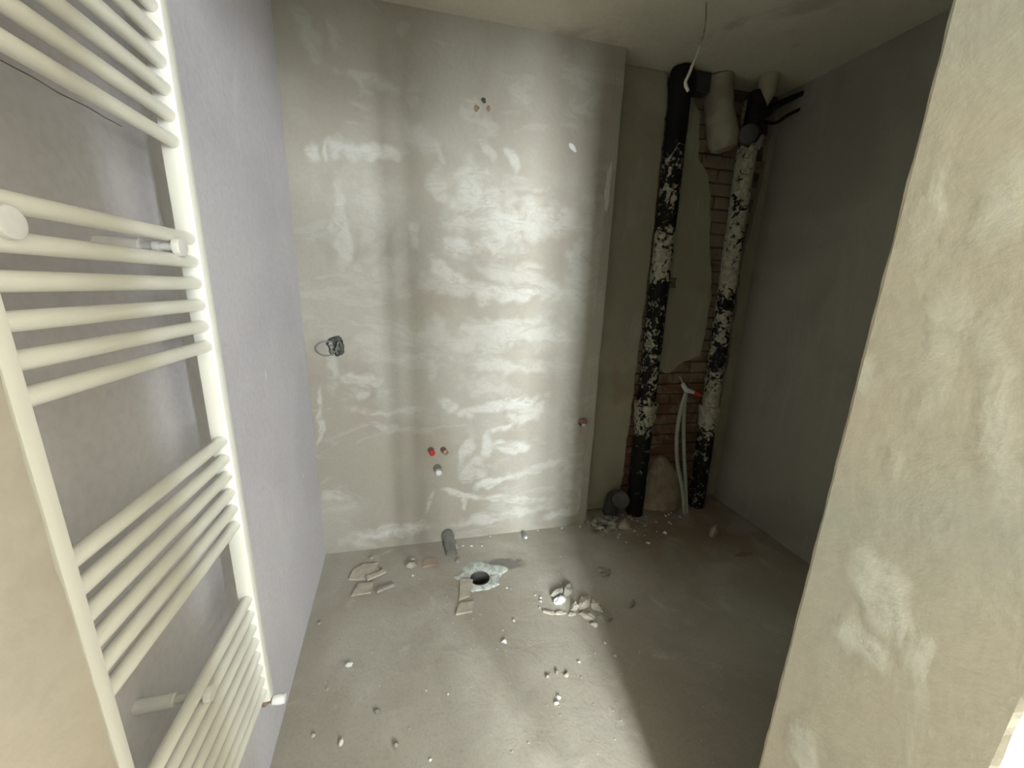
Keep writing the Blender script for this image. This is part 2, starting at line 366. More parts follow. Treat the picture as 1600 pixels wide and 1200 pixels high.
# thin plaster skim band over the corner bead's wing
bm = bmesh.new(); pts = []
for i in range(60):
    z = 0.02 + (CZ-0.03)*i/59; pts.append((0.985+0.018*noise.noise(Vector((0, 0, z*7)))+0.008*noise.noise(Vector((3, 0, z*31))), z))
prism_poly(bm, [(1.0295, CZ-0.01), (1.0295, 0.02)] + pts, YB-0.0025, YB+0.001)
S('trim_2', bm, M['back'])

# left wall, slightly out of square
bm = bmesh.new()
prism_poly(bm, [(-0.492, 0.43), (-0.502, 1.04), (-0.556, YB+0.01), (-0.80, YB+0.01), (-0.80, 0.43)], -0.01, CZ, 'z')
S('wall_left', bm, M['left'])
# niche: rear face, and right-hand wall
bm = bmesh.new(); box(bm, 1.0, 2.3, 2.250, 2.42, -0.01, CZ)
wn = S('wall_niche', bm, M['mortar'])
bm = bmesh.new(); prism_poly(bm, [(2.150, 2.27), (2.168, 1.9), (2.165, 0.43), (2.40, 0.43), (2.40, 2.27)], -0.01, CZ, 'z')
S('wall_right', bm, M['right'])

# the thick wall with the doorway the picture is taken through
bm = bmesh.new()
XL, XR, YN, YF, HD = -0.3768, 0.658, 0.190, 0.442, 2.16
pillar(bm, [(-2.3, YN, 0), (XL-0.012, YN, 0), (XL, YN, .002), (XL, YN+0.012, 0), (XL, YF-0.006, 0), (XL, YF, .0024), (XL-0.008, YF, 0), (-2.3, YF, 0)], -0.01, CZ, 0.006, 1)
S('wall_doorway_left', bm, M['jamb_left'], True)
bm = bmesh.new()
pillar(bm, [(XR+0.010, YN, 0), (XR+.001, YN, .003), (XR, YN+0.006, 0), (XR, YF-0.005, 0), (XR+.001, YF, .0016), (XR+0.006, YF, 0), (3.3, YF, 0), (3.3, YN, 0)][::-1], -0.01, CZ, 0.012, 2)
me_tmp = smear_grid('reveal_face', YN+0.005, YF-0.004, 0.0, HD, 0.008, REVEAL_BLOBS, lambda u, v, d: (XR-0.0003-d, u, v), 0.001, 6)
bm.from_mesh(me_tmp)
box(bm, XL-0.01, XR+0.01, YN+0.0005, YF-0.0005, HD, CZ)
S('wall_doorway', bm, M['reveal'])

# the outer room (behind the camera) with two windows
def wall_with(name, openings, y0, y1):
    bm = bmesh.new(); x = -2.3
    for (a, b, c, d) in openings:
        box(bm, x, a, y0, y1, -0.01, CZ); box(bm, a, b, y0, y1, -0.01, c); box(bm, a, b, y0, y1, d, CZ); x = b
    box(bm, x, 3.3, y0, y1, -0.01, CZ)
    S(name, bm, M['hall'])
wall_with('wall_rear', WIN, RY-0.20, RY)
for i, (a, b, c, d) in enumerate(WIN):
    bm = bmesh.new()
    for (x0, x1, z0, z1) in ((a, a+.06, c, d), (b-.06, b, c, d), (a, b, c, c+.06), (a, b, d-.06, d)):
        box(bm, x0, x1, RY-.14, RY-.08, z0, z1, 0.004)
    wf = S('window_%d' % (i+1), bm, M['frame'])
    bm = bmesh.new(); m_ = (a+b)/2; box(bm, m_-.02, m_+.02, RY-.145, RY-.075, c+.06, d-.06, 0.004)
    link('mullion', bm, M['frame'], wf, False)
    bm = bmesh.new(); box(bm, a-.05, b+.05, RY-.01, RY+.10, c-.05, c-.005, 0.006); link('window_sill', bm, M['frame'], wf, False)
bm = bmesh.new(); box(bm, -2.45, -2.3, RY-.2, YF, -0.01, CZ); S('wall_hall_left', bm, M['hall'])
bm = bmesh.new()
for (ya, yb, za, zb) in ((RY-.2, SIDE[0], -0.01, CZ), (SIDE[1], YF, -0.01, CZ), (SIDE[0], SIDE[1], -0.01, SIDE[2]), (SIDE[0], SIDE[1], SIDE[3], CZ)):
    box(bm, 3.3, 3.45, ya, yb, za, zb)
S('wall_hall_right', bm, M['hall'])
bm = bmesh.new()
for (ya, yb, za, zb) in ((SIDE[0], SIDE[0]+.06, SIDE[2], SIDE[3]), (SIDE[1]-.06, SIDE[1], SIDE[2], SIDE[3]), (SIDE[0], SIDE[1], SIDE[2], SIDE[2]+.06), (SIDE[0], SIDE[1], SIDE[3]-.06, SIDE[3])):
    box(bm, 3.33, 3.38, ya, yb, za, zb, 0.004)
S('window_3', bm, M['frame'])  # frame added around the side fill light, unseen

# added light blocker shaped as a door leaf, unseen behind the camera
dl = Vector((-0.36, 0.175, 0)); de = Vector((0.35, -0.38, 0)); dv_ = (de-dl); dang = math.atan2(dv_.y, dv_.x)
bm = bmesh.new(); box(bm, 0, dv_.length, -0.02, 0.02, 0.012, 2.08, 0.003)
bmesh.ops.transform(bm, matrix=Matrix.Translation(dl) @ Matrix.Rotation(dang, 4, 'Z'), verts=bm.verts)
dr_ = S('door_light_blocker', bm, M['frame'])
for sgn in (-1, 1):
    for z0, z1 in ((0.15, 0.95), (1.1, 1.95)):
        bm = bmesh.new(); box(bm, 0.12, dv_.length-0.12, sgn*0.0195, sgn*0.026, z0, z1, 0.002)
        bmesh.ops.transform(bm, matrix=Matrix.Translation(dl) @ Matrix.Rotation(dang, 4, 'Z'), verts=bm.verts); link('blocker_panel', bm, M['frame'], dr_, False)
    bm = bmesh.new(); L_ = dv_.length; tube(bm, [(L_-.06, sgn*.02, 1.03), (L_-.06, sgn*.06, 1.03), (L_-.075, sgn*.066, 1.03), (L_-.17, sgn*.066, 1.03)], .009, 12)
    bmesh.ops.transform(bm, matrix=Matrix.Translation(dl) @ Matrix.Rotation(dang, 4, 'Z'), verts=bm.verts); link('blocker_handle', bm, M['steel'], dr_)

# ---------------- niche: brickwork in the broken-out chase, and the plaster left standing round it
rng = random.Random(5)
def rough_outline(poly, step=0.02, amp=0.014, seed=0, keep=()):
    out = []
    n = len(poly)
    for i in range(n):
        a = Vector(poly[i]); b = Vector(poly[(i+1) % n]); L = (b-a).length; m = max(1, int(L/step))
        nrm = Vector((-(b-a).y, (b-a).x)).normalized()
        for k in range(m):
            p = a.lerp(b, k/m)
            if i not in keep and k:
                q = noise.noise(Vector((p.x*9, p.y*9, seed)))*1.2 + noise.noise(Vector((p.x*30, p.y*30, seed+9)))*0.7
                p = p + nrm*amp*q
            out.append((p.x, p.y))
    return out
brick_meshes = []
for k in range(6):
    bm = bmesh.new(); box(bm, -0.119, 0.119, -0.028, 0.03, -0.0335, 0.0335, 0.004)
    r = random.Random(k)
    for v in bm.verts:
        v.co += Vector([0.006*noise.noise(v.co*25 + Vector((k*9, i*7, 0))) for i in range(3)])
    me = bpy.data.meshes.new('brick'); bm.to_mesh(me); bm.free(); me.materials.append(M['brick']); brick_meshes.append(me)
row = 0; z = 0.045
while z < CZ-0.03:
    x = 1.30 + (0.125 if row % 2 else 0.0)
    while x < 2.10:
        # the bricks that stay hidden under plaster are left out
        if not (z > 1.22 and 1.60 < x < 1.66):
            o = bpy.data.objects.new('brick', brick_meshes[rng.randrange(6)]); COL.objects.link(o)
            o.location = (x+rng.uniform(-.003, .003), 2.262+rng.uniform(-.004, .005), z+rng.uniform(-.002, .002)); o.parent = wn
        x += 0.25
    row += 1; z += 0.0745
# plaster slabs, parts of the niche wall
bm = bmesh.new()
prism_poly(bm, rough_outline([(1.03, 0.02), (1.345, 0.02), (1.355, 0.6), (1.365, 1.2), (1.375, 1.9), (1.365, 2.55), (1.35, CZ-.005), (1.03, CZ-.005)], keep=(0, 6, 7), seed=2, amp=0.010), 2.195, 2.250)
pl = link('plaster_panel', bm, M['niche'], wn, False); pl['label'] = 'plaster panel left of the black soil pipe'
bm = bmesh.new()
prism_poly(bm, rough_outline([(1.50, 1.02), (1.60, 0.98), (1.72, 1.06), (1.84, 1.10), (1.855, 1.5), (1.80, 1.75), (1.755, 2.0), (1.70, 2.2), (1.62, 2.30), (1.60, 2.50), (1.50, 2.62), (1.49, 1.62), (1.52, 1.60), (1.585, 1.60), (1.585, 1.535), (1.51, 1.54), (1.49, 1.5)], seed=4, amp=0.012), 2.205, 2.250)
pl = link('plaster_panel', bm, M['niche'], wn, False); pl['label'] = 'plaster panel between the two soil pipes'
bm = bmesh.new()
prism_poly(bm, rough_outline([(2.06, 0.02), (2.165, 0.02), (2.165, 2.6), (2.12, 2.62), (2.11, 2.2), (2.06, 1.7), (2.08, 1.2), (2.07, 0.7)], keep=(0, 1), seed=8, amp=0.014), 2.215, 2.250)
pl = link('plaster_panel', bm, M['niche'], wn, False); pl['label'] = 'narrow plaster strip at the right corner'
# mound of old mortar left between the pipes at the floor
bm = bmesh.new(); gr = []
prof = [(1.492, 1.868, 0.0, 0.10), (1.497, 1.86, 0.08, 0.075), (1.517, 1.825, 0.18, 0.05), (1.55, 1.75, 0.28, 0.03), (1.575, 1.70, 0.345, 0.015), (1.60, 1.67, 0.365, 0.0)]
L = []
for (xa, xb, z, d) in prof:
    r_ = []
    for k in range(13):
        u = k/12; x = xa+(xb-xa)*u
        y = 2.225 - 0.02 - d*math.sin(PI*(0.12+0.76*u)) - 0.022*noise.noise(Vector((x*14, z*14, 3)))
        r_.append(bm.verts.new((x+0.006*noise.noise(Vector((x*20, z*20, 9))), y, z + 0.010*noise.noise(Vector((x*22, 7, z*22))))))
    L.append(r_)
for a, b in zip(L, L[1:]):
    for k in range(12): bm.faces.new((a[k], a[k+1], b[k+1], b[k]))
bk = [[bm.verts.new((r_[0].co.x, 2.238, r_[0].co.z)), bm.verts.new((r_[-1].co.x, 2.238, r_[-1].co.z))] for r_ in L]
for i in range(len(L)-1):
    bm.faces.new((L[i][0], L[i+1][0], bk[i+1][0], bk[i][0])); bm.faces.new((L[i][-1], bk[i][1], bk[i+1][1], L[i+1][-1]))
bm.faces.new([*L[-1], bk[-1][1], bk[-1][0]]); bm.faces.new([*L[0][::-1], bk[0][0], bk[0][1]])
bmesh.ops.subdivide_edges(bm, edges=bm.edges[:], cuts=1, use_grid_fill=True)
for v in bm.verts:
    if v.co.y < 2.23: v.co.y -= 0.012*noise.noise(v.co*38)
mo = link('mortar_mound', bm, simple('mound_mortar', (0.36, 0.30, 0.225), 0.95, 0.1, 0, (0.27, 0.215, 0.155), 14, 0.8), None); recenter(mo); tag(mo, 'tapering mound of rough brown mortar between the feet of the soil pipes', 'mortar mound')

# ================================================================ RADIATOR
rad = empty('towel_radiator', (-0.40, 0.655, 0.48), 'tall cream ladder towel radiator hung on the left wall', 'radiator')
def rail(y0, y1):
    bm = bmesh.new(); box(bm, -0.4165, -0.3835, y0, y1, 0.494, 2.10, 0.003); return link('side_rail', bm, M['enamel'], rad)
rail(0.4530, 0.4735); r2 = rail(0.8400, 0.8655)
ZS = [2.068, 2.030, 1.992, 1.954, 1.915, 1.877, 1.839, 1.801, 1.763, 1.724,
      1.569, 1.530, 1.492, 1.453, 1.414, 1.376, 1.182, 1.144, 1.106, 1.067, 1.029, 0.990,
      0.798, 0.759, 0.720, 0.681, 0.642, 0.603, 0.566, 0.531]
bm = bmesh.new(); tube(bm, [(-0.3975, 0.472, 0), (-0.3975, 0.8415, 0)], 0.0108, 20); me = None
for i, z in enumerate(ZS):
    if i == 0:
        bmesh.ops.translate(bm, verts=bm.verts, vec=(0, 0, z)); t0 = link('tube', bm, M['enamel'], rad)
        base = t0.data
    else:
        o = bpy.data.objects.new('tube', base); COL.objects.link(o); o.parent = rad; o.location = (0, 0, z-ZS[0])
# wall brackets: sleeve on the wall, rod, collar, and a round cap clamping two tubes
def bracket(y, z, capr=0.0155):
    def c(bm, x0, x1, r, n=24): tube(bm, [(x0, y, z), (x0+.001, y, z), (x1-.002, y, z), (x1, y, z)], [r*.9, r, r, r*.85], n)
    xw = -0.492 - 0.0164*(y-0.43)
    bm = bmesh.new(); c(bm, xw-0.004, -0.436, 0.0115); s = link('wall_bracket', bm, M['white_plastic'], rad)
    bm = bmesh.new(); c(bm, -0.438, -0.386, 0.0065); link('bracket_rod', bm, M['white_plastic'], s)
    bm = bmesh.new(); c(bm, -0.421, -0.411, 0.0095); link('bracket_collar', bm, M['white_plastic'], s)
    bm = bmesh.new(); tube(bm, [(-0.3915, y, z), (-0.390, y, z), (-0.3815, y, z), (-0.3795, y, z), (-0.3785, y, z)], [capr*.8, capr, capr, capr*.93, capr*.7], 28)
    link('bracket_cap', bm, M['white_plastic'], s)
bracket(0.497, 1.5475, 0.0165); bracket(0.782, 1.550, 0.0145); bracket(0.640, 0.7785, 0.0130)
# drain plug at the foot of the far rail
bm = bmesh.new(); tube(bm, [(-0.402, 0.853, 0.500), (-0.402, 0.853, 0.480), (-0.400, 0.853, 0.474)], [0.010, 0.010, 0.008], 16); tube(bm, [(-0.402, 0.853, 0.484), (-0.380, 0.853, 0.4825)], 0.0065, 14)
dv = link('drain_valve', bm, M['brass'], rad)
bm = bmesh.new(); tube(bm, [(-0.384, 0.853, 0.4825), (-0.383, 0.853, 0.4825), (-0.3775, 0.853, 0.482), (-0.377, 0.853, 0.482), (-0.364, 0.853, 0.481), (-0.362, 0.853, 0.481), (-0.356, 0.853, 0.481), (-0.355, 0.853, 0.481)], [.0095, .011, .011, .0118, .0122, .0112, .011, .008], 24)
pc = link('plug_cap', bm, M['white_plastic'], dv); dv['label'] = 'dull brass valve stub'; pc['label'] = 'white round plastic cap'
# plaster seam line scored along the wall behind the radiator
bm = bmesh.new()
rgs = [(-0.4972-0.0164*(y-0.745)+0.0002, y, 1.755+0.003*noise.noise(Vector((y*20, 0, 0)))) for y in [0.46+0.44*k/30 for k in range(31)]]
tube(bm, rgs, [0.0012*(0.7+0.6*abs(noise.noise(Vector((k*.7, 1, 1))))) for k in range(31)], 6, True); S('trim_3', bm, M['seam'], True)

# ================================================================ SOIL PIPES in the niche
def soil_pipe(x0, x1, rad_, ztop, collar_z, label, mat, seed):
    root = empty('soil_pipe', (x1, 2.135, 0), label, 'pipe', None)
    rr = random.Random(seed)
    def P(z): return x1 + (x0-x1)*z/CZ
    n = 90; rings = []; bm = bmesh.new()
    for i in range(n+1):
        z = -0.005 + ztop*i/n; row_ = []
        for k in range(28):
            a = 2*PI*k/28; d = Vector((math.cos(a), math.sin(a), 0))
            r = rad_*(1 + 0.05*noise.noise(Vector((d.x*1.6, d.y*1.6, z*9+seed))) + 0.03*noise.noise(Vector((d.x*5, d.y*5, z*26+seed))))
            row_.append(bm.verts.new((P(z)+d.x*r, 2.135+d.y*r, z)))
        rings.append(row_)
    for a, b in zip(rings, rings[1:]):
        for k in range(28): bm.faces.new((a[k], a[(k+1) % 28], b[(k+1) % 28], b[k]))
    link('pipe_barrel', bm, mat, root)
    bm = bmesh.new(); prof_ = [(-.075, 1.0), (-.07, 1.12), (-.02, 1.20), (.02, 1.20), (.035, 1.30), (.06, 1.32), (.072, 1.22), (.075, 1.0)]
    L_ = []
    for dz, k_ in prof_:
        L_.append([])
        for k in range(28):
            a = 2*PI*k/28; r = rad_*k_*(1+0.09*noise.noise(Vector((math.cos(a)*3, math.sin(a)*3, dz*40+seed))))
            L_[-1].append(bm.verts.new((P(collar_z)+math.cos(a)*r, 2.135+math.sin(a)*r, collar_z+dz+0.012*noise.noise(Vector((math.cos(a)*3, math.sin(a)*3, seed))))))
    for a, b in zip(L_, L_[1:]):
        for k in range(28): bm.faces.new((a[k], a[(k+1) % 28], b[(k+1) % 28], b[k]))
    c = link('collar', bm, mat, root); c['label'] = 'wider socket collar crusted with plaster'
    return root
pL = soil_pipe(1.405, 1.432, 0.057, CZ-0.006, 0.735, 'tarred black soil pipe in the niche, the left of the pair', M['pipe_l'], 3)
pR = soil_pipe(1.880, 1.935, 0.054, 2.58, 0.690, 'plaster-splashed pale soil pipe in the niche, the right of the pair', M['pipe_r'], 8)
# tar lump at the ceiling above the left pipe
bm = bmesh.new(); lump(bm, (1.408, 2.135, 2.60), (0.072, 0.060, 0.085), 4, 3, 0.3, flat=False)
for v in bm.verts: v.co.z = min(v.co.z, CZ-0.002)
tl = link('tar_collar', bm, M['black'], pL)
# branch fitting on the right pipe with dark blank end and two rods to the wall
bm = bmesh.new(); tube(bm, [(1.895, 2.14, 2.34), (1.875, 2.10, 2.42), (1.86, 2.085, 2.52), (1.845, 2.10, 2.60)], [0.045, 0.056, 0.050, 0.030], 20, jit=0.06, seed=3)
br = link('branch_fitting', bm, M['black'], pR)
bm = bmesh.new(); tube(bm, [(1.825, 2.075, 2.375), (1.800, 2.045, 2.372), (1.797, 2.040, 2.371), (1.795, 2.037, 2.371)], [0.050, 0.050, 0.047, 0.036], 28); bc = link('blank_cap', bm, M['dark_plastic'], br); bc['label'] = 'round dark grey blank cap'
bm = bmesh.new(); tube(bm, [(1.868, 2.06, 2.318), (1.905, 2.055, 2.37)], [0.012, 0.014], 10); tube(bm, [(1.895, 2.06, 2.31), (1.905, 2.055, 2.38)], 0.010, 10); link('clip', bm, M['grey_plastic'], br)
def single(name, bm, mat, label, cat, group=None, smooth=True):
    o = link(name, bm, mat, None, smooth); recenter(o); return tag(o, label, cat, group)
bm = bmesh.new(); tube(bm, curve_pts([(1.935, 2.08, 2.51), (1.97, 2.09, 2.535), (2.05, 2.10, 2.58), (2.168, 2.09, 2.635)], 5), [0.030, .028, .026, .024, .023, .022, .021, .020, .019, .018, .017, .016, .015, .014, .013, .012], 14)
single('branch_pipe', bm, M['black'], 'black tapering pipe running into the right wall, the upper of two', 'pipe')
bm = bmesh.new(); tube(bm, curve_pts([(1.95, 2.12, 2.475), (2.03, 2.11, 2.475), (2.10, 2.10, 2.52), (2.168, 2.09, 2.555)], 5), 0.0085, 12)
single('branch_pipe', bm, M['black'], 'thin black pipe running into the right wall, the lower of two', 'pipe')
# white funnel-shaped plug above the right pipe
bm = bmesh.new(); tube(bm, [(1.905, 2.075, CZ-.004), (1.905, 2.075, 2.62), (1.902, 2.07, 2.585), (1.895, 2.065, 2.535), (1.893, 2.06, 2.515)], [0.050, 0.047, 0.040, 0.020, 0.008], 24)
single('ceiling_plug', bm, simple('pale_plug', (0.34, 0.32, 0.22), 0.8, 0.2), 'pale cone-shaped plaster plug hanging from ceiling above the right pipe', 'plug')
# plaster-coated vent duct between the pipes
bm = bmesh.new(); tube(bm, [(1.660, 2.165, CZ-.004), (1.668, 2.165, 2.60), (1.685, 2.160, 2.50), (1.715, 2.155, 2.42), (1.735, 2.15, 2.36), (1.745, 2.15, 2.325), (1.75, 2.15, 2.31)], [0.074, 0.074, 0.075, 0.082, 0.084, 0.068, 0.036], 30, jit=0.012, seed=4)
single('vent_duct', bm, simple('duct_plaster', (0.34, 0.32, 0.255), 0.85, 0.2, 0, (0.27, 0.225, 0.175), 7, 0.4), 'plaster-coated vent duct with rounded end beside the right pipe top', 'duct')
# dark box at the top between the pipes
bm = bmesh.new(); box(bm, 1.465, 1.585, 2.13, 2.20, 2.575, CZ-.004, 0.006)
single('ceiling_box', bm, simple('dark_box', (0.055, 0.052, 0.045), 0.8, 0.2), 'dark grey box under the ceiling beside the black pipe top', 'box', smooth=False)
# capped grey drain elbow low in the niche
dp = empty('drain_elbow', (1.245, 2.12, 0.0), 'dark grey capped drain elbow at the foot of the black pipe', 'pipe')
bm = bmesh.new(); tube(bm, [(1.26, 2.16, -0.004), (1.26, 2.15, 0.07), (1.258, 2.13, 0.12), (1.254, 2.09, 0.155), (1.250, 2.05, 0.170)], [0.052, 0.053, 0.055, 0.055, 0.054], 28); link('elbow', bm, M['dark_plastic'], dp)
bm = bmesh.new(); tube(bm, [(1.252, 2.060, 0.167), (1.251, 2.056, 0.168), (1.246, 2.030, 0.178), (1.245, 2.027, 0.179), (1.245, 2.029, 0.1785)], [0.058, 0.064, 0.064, 0.059, 0.050], 32); link('socket_rim', bm, M['dark_plastic'], dp)
bm = bmesh.new(); tube(bm, [(1.246, 2.034, 0.177), (1.2445, 2.024, 0.180)], [0.050, 0.048], 32); link('end_cap', bm, M['grey_cap'], dp)
# two pale hoses with a red-capped connector
ho = empty('water_hoses', (1.74, 2.1, 0.0), 'two pale flexible hoses standing between the soil pipes with red-capped connector', 'hose')
bm = bmesh.new(); tube(bm, curve_pts([(1.700, 2.12, 0.865), (1.671, 2.11, 0.75), (1.662, 2.10, 0.569), (1.69, 2.09, 0.377), (1.745, 2.07, 0.18), (1.775, 2.05, 0.0)], 7), 0.0125, 14); link('hose', bm, M['hose'] if 'hose' in M else simple('hose_grey', (0.40, 0.41, 0.34), 0.6), ho)
bm = bmesh.new(); tube(bm, curve_pts([(1.700, 2.12, 0.862), (1.711, 2.12, 0.70), (1.735, 2.11, 0.50), (1.768, 2.09, 0.27), (1.80, 2.06, 0.0)], 7), 0.0125, 14); link('hose', bm, simple('hose_grey', (0.40, 0.41, 0.34), 0.6), ho)
bm = bmesh.new(); tube(bm, [(1.668, 2.12, 0.925), (1.700, 2.12, 0.885), (1.755, 2.11, 0.868)], [0.014, 0.017, 0.012], 14); cn = link('connector', bm, M['white_plastic'], ho)
bm = bmesh.new(); tube(bm, [(1.752, 2.11, 0.869), (1.80, 2.10, 0.850), (1.803, 2.10, 0.849)], [0.012, 0.013, 0.009], 14); rc = link('red_cap', bm, M['red'], cn); rc['label'] = 'red end cap'
bm = bmesh.new(); tube(bm, curve_pts([(1.67, 2.12, 0.92), (1.65, 2.12, 0.96), (1.64, 2.13, 0.975)], 4), 0.004, 8); link('wire_tail', bm, M['wire'], cn)

# ================================================================ FITTINGS ON THE BACK WALL
def pipe_stub(x, z, label, cap_mat, body_mat, cap_label, L=0.045, r=0.0155, dx=0.006, dz=-0.002, capr=None):
    o = empty('pipe_stub', (x, YB, z), label, 'pipe stub')
    e = Vector((x+dx, YB-L, z+dz))
    bm = bmesh.new(); tube(bm, [(x, YB+0.012, z), (x, YB-0.002, z), e], [r, r, r*.97], 22); link('stub_body', bm, body_mat, o)
    d = (e-Vector((x, YB, z))).normalized(); c = capr or r*0.98
    bm = bmesh.new(); tube(bm, [e-d*.001, e, e+d*.013, e+d*.015], [c, c*1.02, c, c*.75], 22); k = link('end_cap', bm, cap_mat, o); k['label'] = cap_label
    bm = bmesh.new(); L_ = []
    for q, rr_ in ((0.0012, r*1.5), (-0.002, r*1.25), (-0.0025, r*0.98)):
        L_.append([bm.verts.new((x+math.cos(2*PI*k/24)*rr_*(1+.12*noise.noise(Vector((k*1.3, x*40, 0)))), YB+q, z+math.sin(2*PI*k/24)*rr_)) for k in range(24)])
    for a, b in zip(L_, L_[1:]):
        for k in range(24): bm.faces.new((a[k], a[(k+1) % 24], b[(k+1) % 24], b[k]))
    link('plaster_ring', bm, M['back'], o)
pipe_stub(0.040, 0.600, 'red-capped water pipe stub on the back wall, left of the pair', M['red'], M['dull_red'], 'bright red cap', 0.035, 0.0165)
pipe_stub(0.108, 0.598, 'dusty pink water pipe stub on the back wall, right of the pair', M['brass'], M['dull_red'], 'dull brown end', 0.035, 0.0155, 0.011)
pipe_stub(0.074, 0.487, 'grey drain stub with a white end on the back wall below the two water stubs', M['white_plastic'], simple('stub_grey', (0.27, 0.265, 0.245), 0.6), 'white end cap', 0.05, 0.0225, 0.007, -0.004, 0.0165)
o = empty('angle_connector', (0.945, YB, 0.712), 'small brown angled pipe end beside the right edge of the back wall', 'pipe stub')
bm = bmesh.new(); tube(bm, [(0.945, YB+.008, 0.716), (0.945, YB-.015, 0.716)], 0.018, 18); link('elbow_body', bm, M['hole'], o)
bm = bmesh.new(); tube(bm, [(0.925, YB-.008, 0.727), (0.945, YB-.020, 0.727), (0.975, YB-.022, 0.725)], [0.009, 0.013, 0.011], 16); q = link('pipe_end', bm, M['dull_red'], o)
bm = bmesh.new(); tube(bm, [(0.955, YB-.012, 0.712), (0.957, YB-.024, 0.704)], [0.011, 0.010], 16); q = link('nipple', bm, M['white_chip'], o)

# broken-out wire hole with a loop of cable
wh = empty('wire_hole', (-0.415, YB, 1.187), 'jagged dark hole with a loop of grey wire on the back wall', 'wire hole')
bm = bmesh.new(); n = 26
ring_ = [(-0.412+0.052*(1+0.35*noise.noise(Vector((math.cos(2*PI*k/n)*2, math.sin(2*PI*k/n)*2, 1.5))))*math.cos(2*PI*k/n)*.85, 1.190+0.048*(1+0.38*noise.noise(Vector((math.cos(2*PI*k/n)*2.4, math.sin(2*PI*k/n)*2.4, 4.5))))*math.sin(2*PI*k/n)) for k in range(n)]
a = [bm.verts.new((u, YB-0.0015, v)) for u, v in ring_]; b = [bm.verts.new((-0.412+(u+0.412)*.72, YB-0.0002, 1.19+(v-1.19)*.72)) for u, v in ring_]
c = bm.verts.new((-0.412, YB-0.0004, 1.19))
for k in range(n):
    bm.faces.new((a[k], a[(k+1) % n], b[(k+1) % n], b[k])); bm.faces.new((b[k], b[(k+1) % n], c))
link('hole_lining', bm, M['hole'], wh)
bm = bmesh.new(); tube(bm, curve_pts([(-0.43, YB-.003, 1.212), (-0.46, YB-.014, 1.218), (-0.492, YB-.02, 1.203), (-0.500, YB-.022, 1.178), (-0.478, YB-.02, 1.152), (-0.440, YB-.014, 1.150), (-0.41, YB-.003, 1.175)], 6), 0.0035, 10); link('wire_loop', bm, M['grey_plastic'], wh)
for k, (x, z) in enumerate(((-0.39, 1.2), (-0.40, 1.175), (-0.425, 1.185))):
    bm = bmesh.new(); tube(bm, curve_pts([(x, YB-.001, z), (x-.004, YB-.018, z+.018), (x-.012, YB-.024, z+.004), (x-.016+k*.01, YB-.02, z-.02)], 5), 0.0032, 8); link('wire_end', bm, M['grey_plastic'], wh)

# small anchor hole and broken plaster flakes high on the wall
bm = bmesh.new(); lump(bm, (0.322, YB, 2.362), (0.012, 0.002, 0.013), 5, 2, 0.5, flat=False)
single('anchor_hole', bm, M['hole'], 'small dark anchor hole high on the back wall among chipped plaster', 'hole')
for k, (x, z, sx, sz, lab) in enumerate(((0.262, 2.352, .016, .010, 'tiny pale plaster flake left of the anchor hole'), (0.288, 2.325, .012, .016, 'brown plaster flake below left of the anchor hole'), (0.345, 2.33, .010, .012, 'small brown plaster flake below right of the anchor hole'))):
    bm = bmesh.new(); lump(bm, (x, YB-.001, z), (sx, .004, sz), 40+k, 2, 0.6, flat=False); single('plaster_flake', bm, M['chip'] if k == 0 else M['brown_chip'], lab, 'flake')
bm = bmesh.new(); lump(bm, (0.783, YB-.004, 2.205), (0.024, .006, 0.013), 61, 2, 0.4, flat=False)
for v in bm.verts: v.co = Vector((0.783, 0, 2.205)) + Matrix.Rotation(0.6, 3, 'Y') @ (v.co-Vector((0.783, 0, 2.205)))
single('plaster_flake', bm, M['white_chip'], 'white plaster flake stuck high on the right of the back wall', 'flake')
# thin scraped line scars on the wall edge
bm = bmesh.new(); lump(bm, (0.995, YB-.001, 2.05), (0.016, .004, 0.11), 66, 3, 0.7, flat=False)
single('plaster_scab', bm, M['white_chip'] if False else simple('scab', (0.55, 0.54, 0.48), 0.9, 0.2, 0, None, 30, .5), 'ragged pale plaster scab along the right edge of the back wall', 'scab')

for k, (y, z, r_, lab) in enumerate(((1.455, 1.185, .010, 'short white nick scar on the left wall level with the wire hole'), (1.78, 0.64, .013, 'short white nick scar low on the left wall near the back corner'))):
    xw = -0.502 - 0.0524*(y-1.04)
    bm = bmesh.new(); lump(bm, (xw, y, z), (.0016, .0035, r_*1.6), 80+k, 2, 0.5, flat=False); single('plaster_nick', bm, M['white_chip'], lab, 'nick')
# ================================================================ HANGING WIRE
hw = empty('ceiling_wire', (1.19, 1.7, CZ), 'thin paint-spattered wire hanging from the ceiling in front of the black pipe', 'wire')
bm = bmesh.new(); tube(bm, curve_pts([(1.190, 1.7, CZ+.002), (1.199, 1.7, 2.619), (1.198, 1.7, 2.574), (1.188, 1.7, 2.520)], 5), 0.0030, 8); u = link('bare_wire', bm, M['wire_brown'], hw)
bm = bmesh.new(); tube(bm, curve_pts([(1.189, 1.7, 2.525), (1.184, 1.7, 2.508), (1.169, 1.7, 2.466), (1.152, 1.7, 2.417), (1.139, 1.7, 2.38), (1.158, 1.7, 2.352)], 5), [.0030]*4+[.0045]*8+[.0065]*8+[.0075]*3+[.006]*3, 10, jit=.12, seed=2); u = link('painted_end', bm, M['wire'], hw); u['label'] = 'thicker white-painted end'

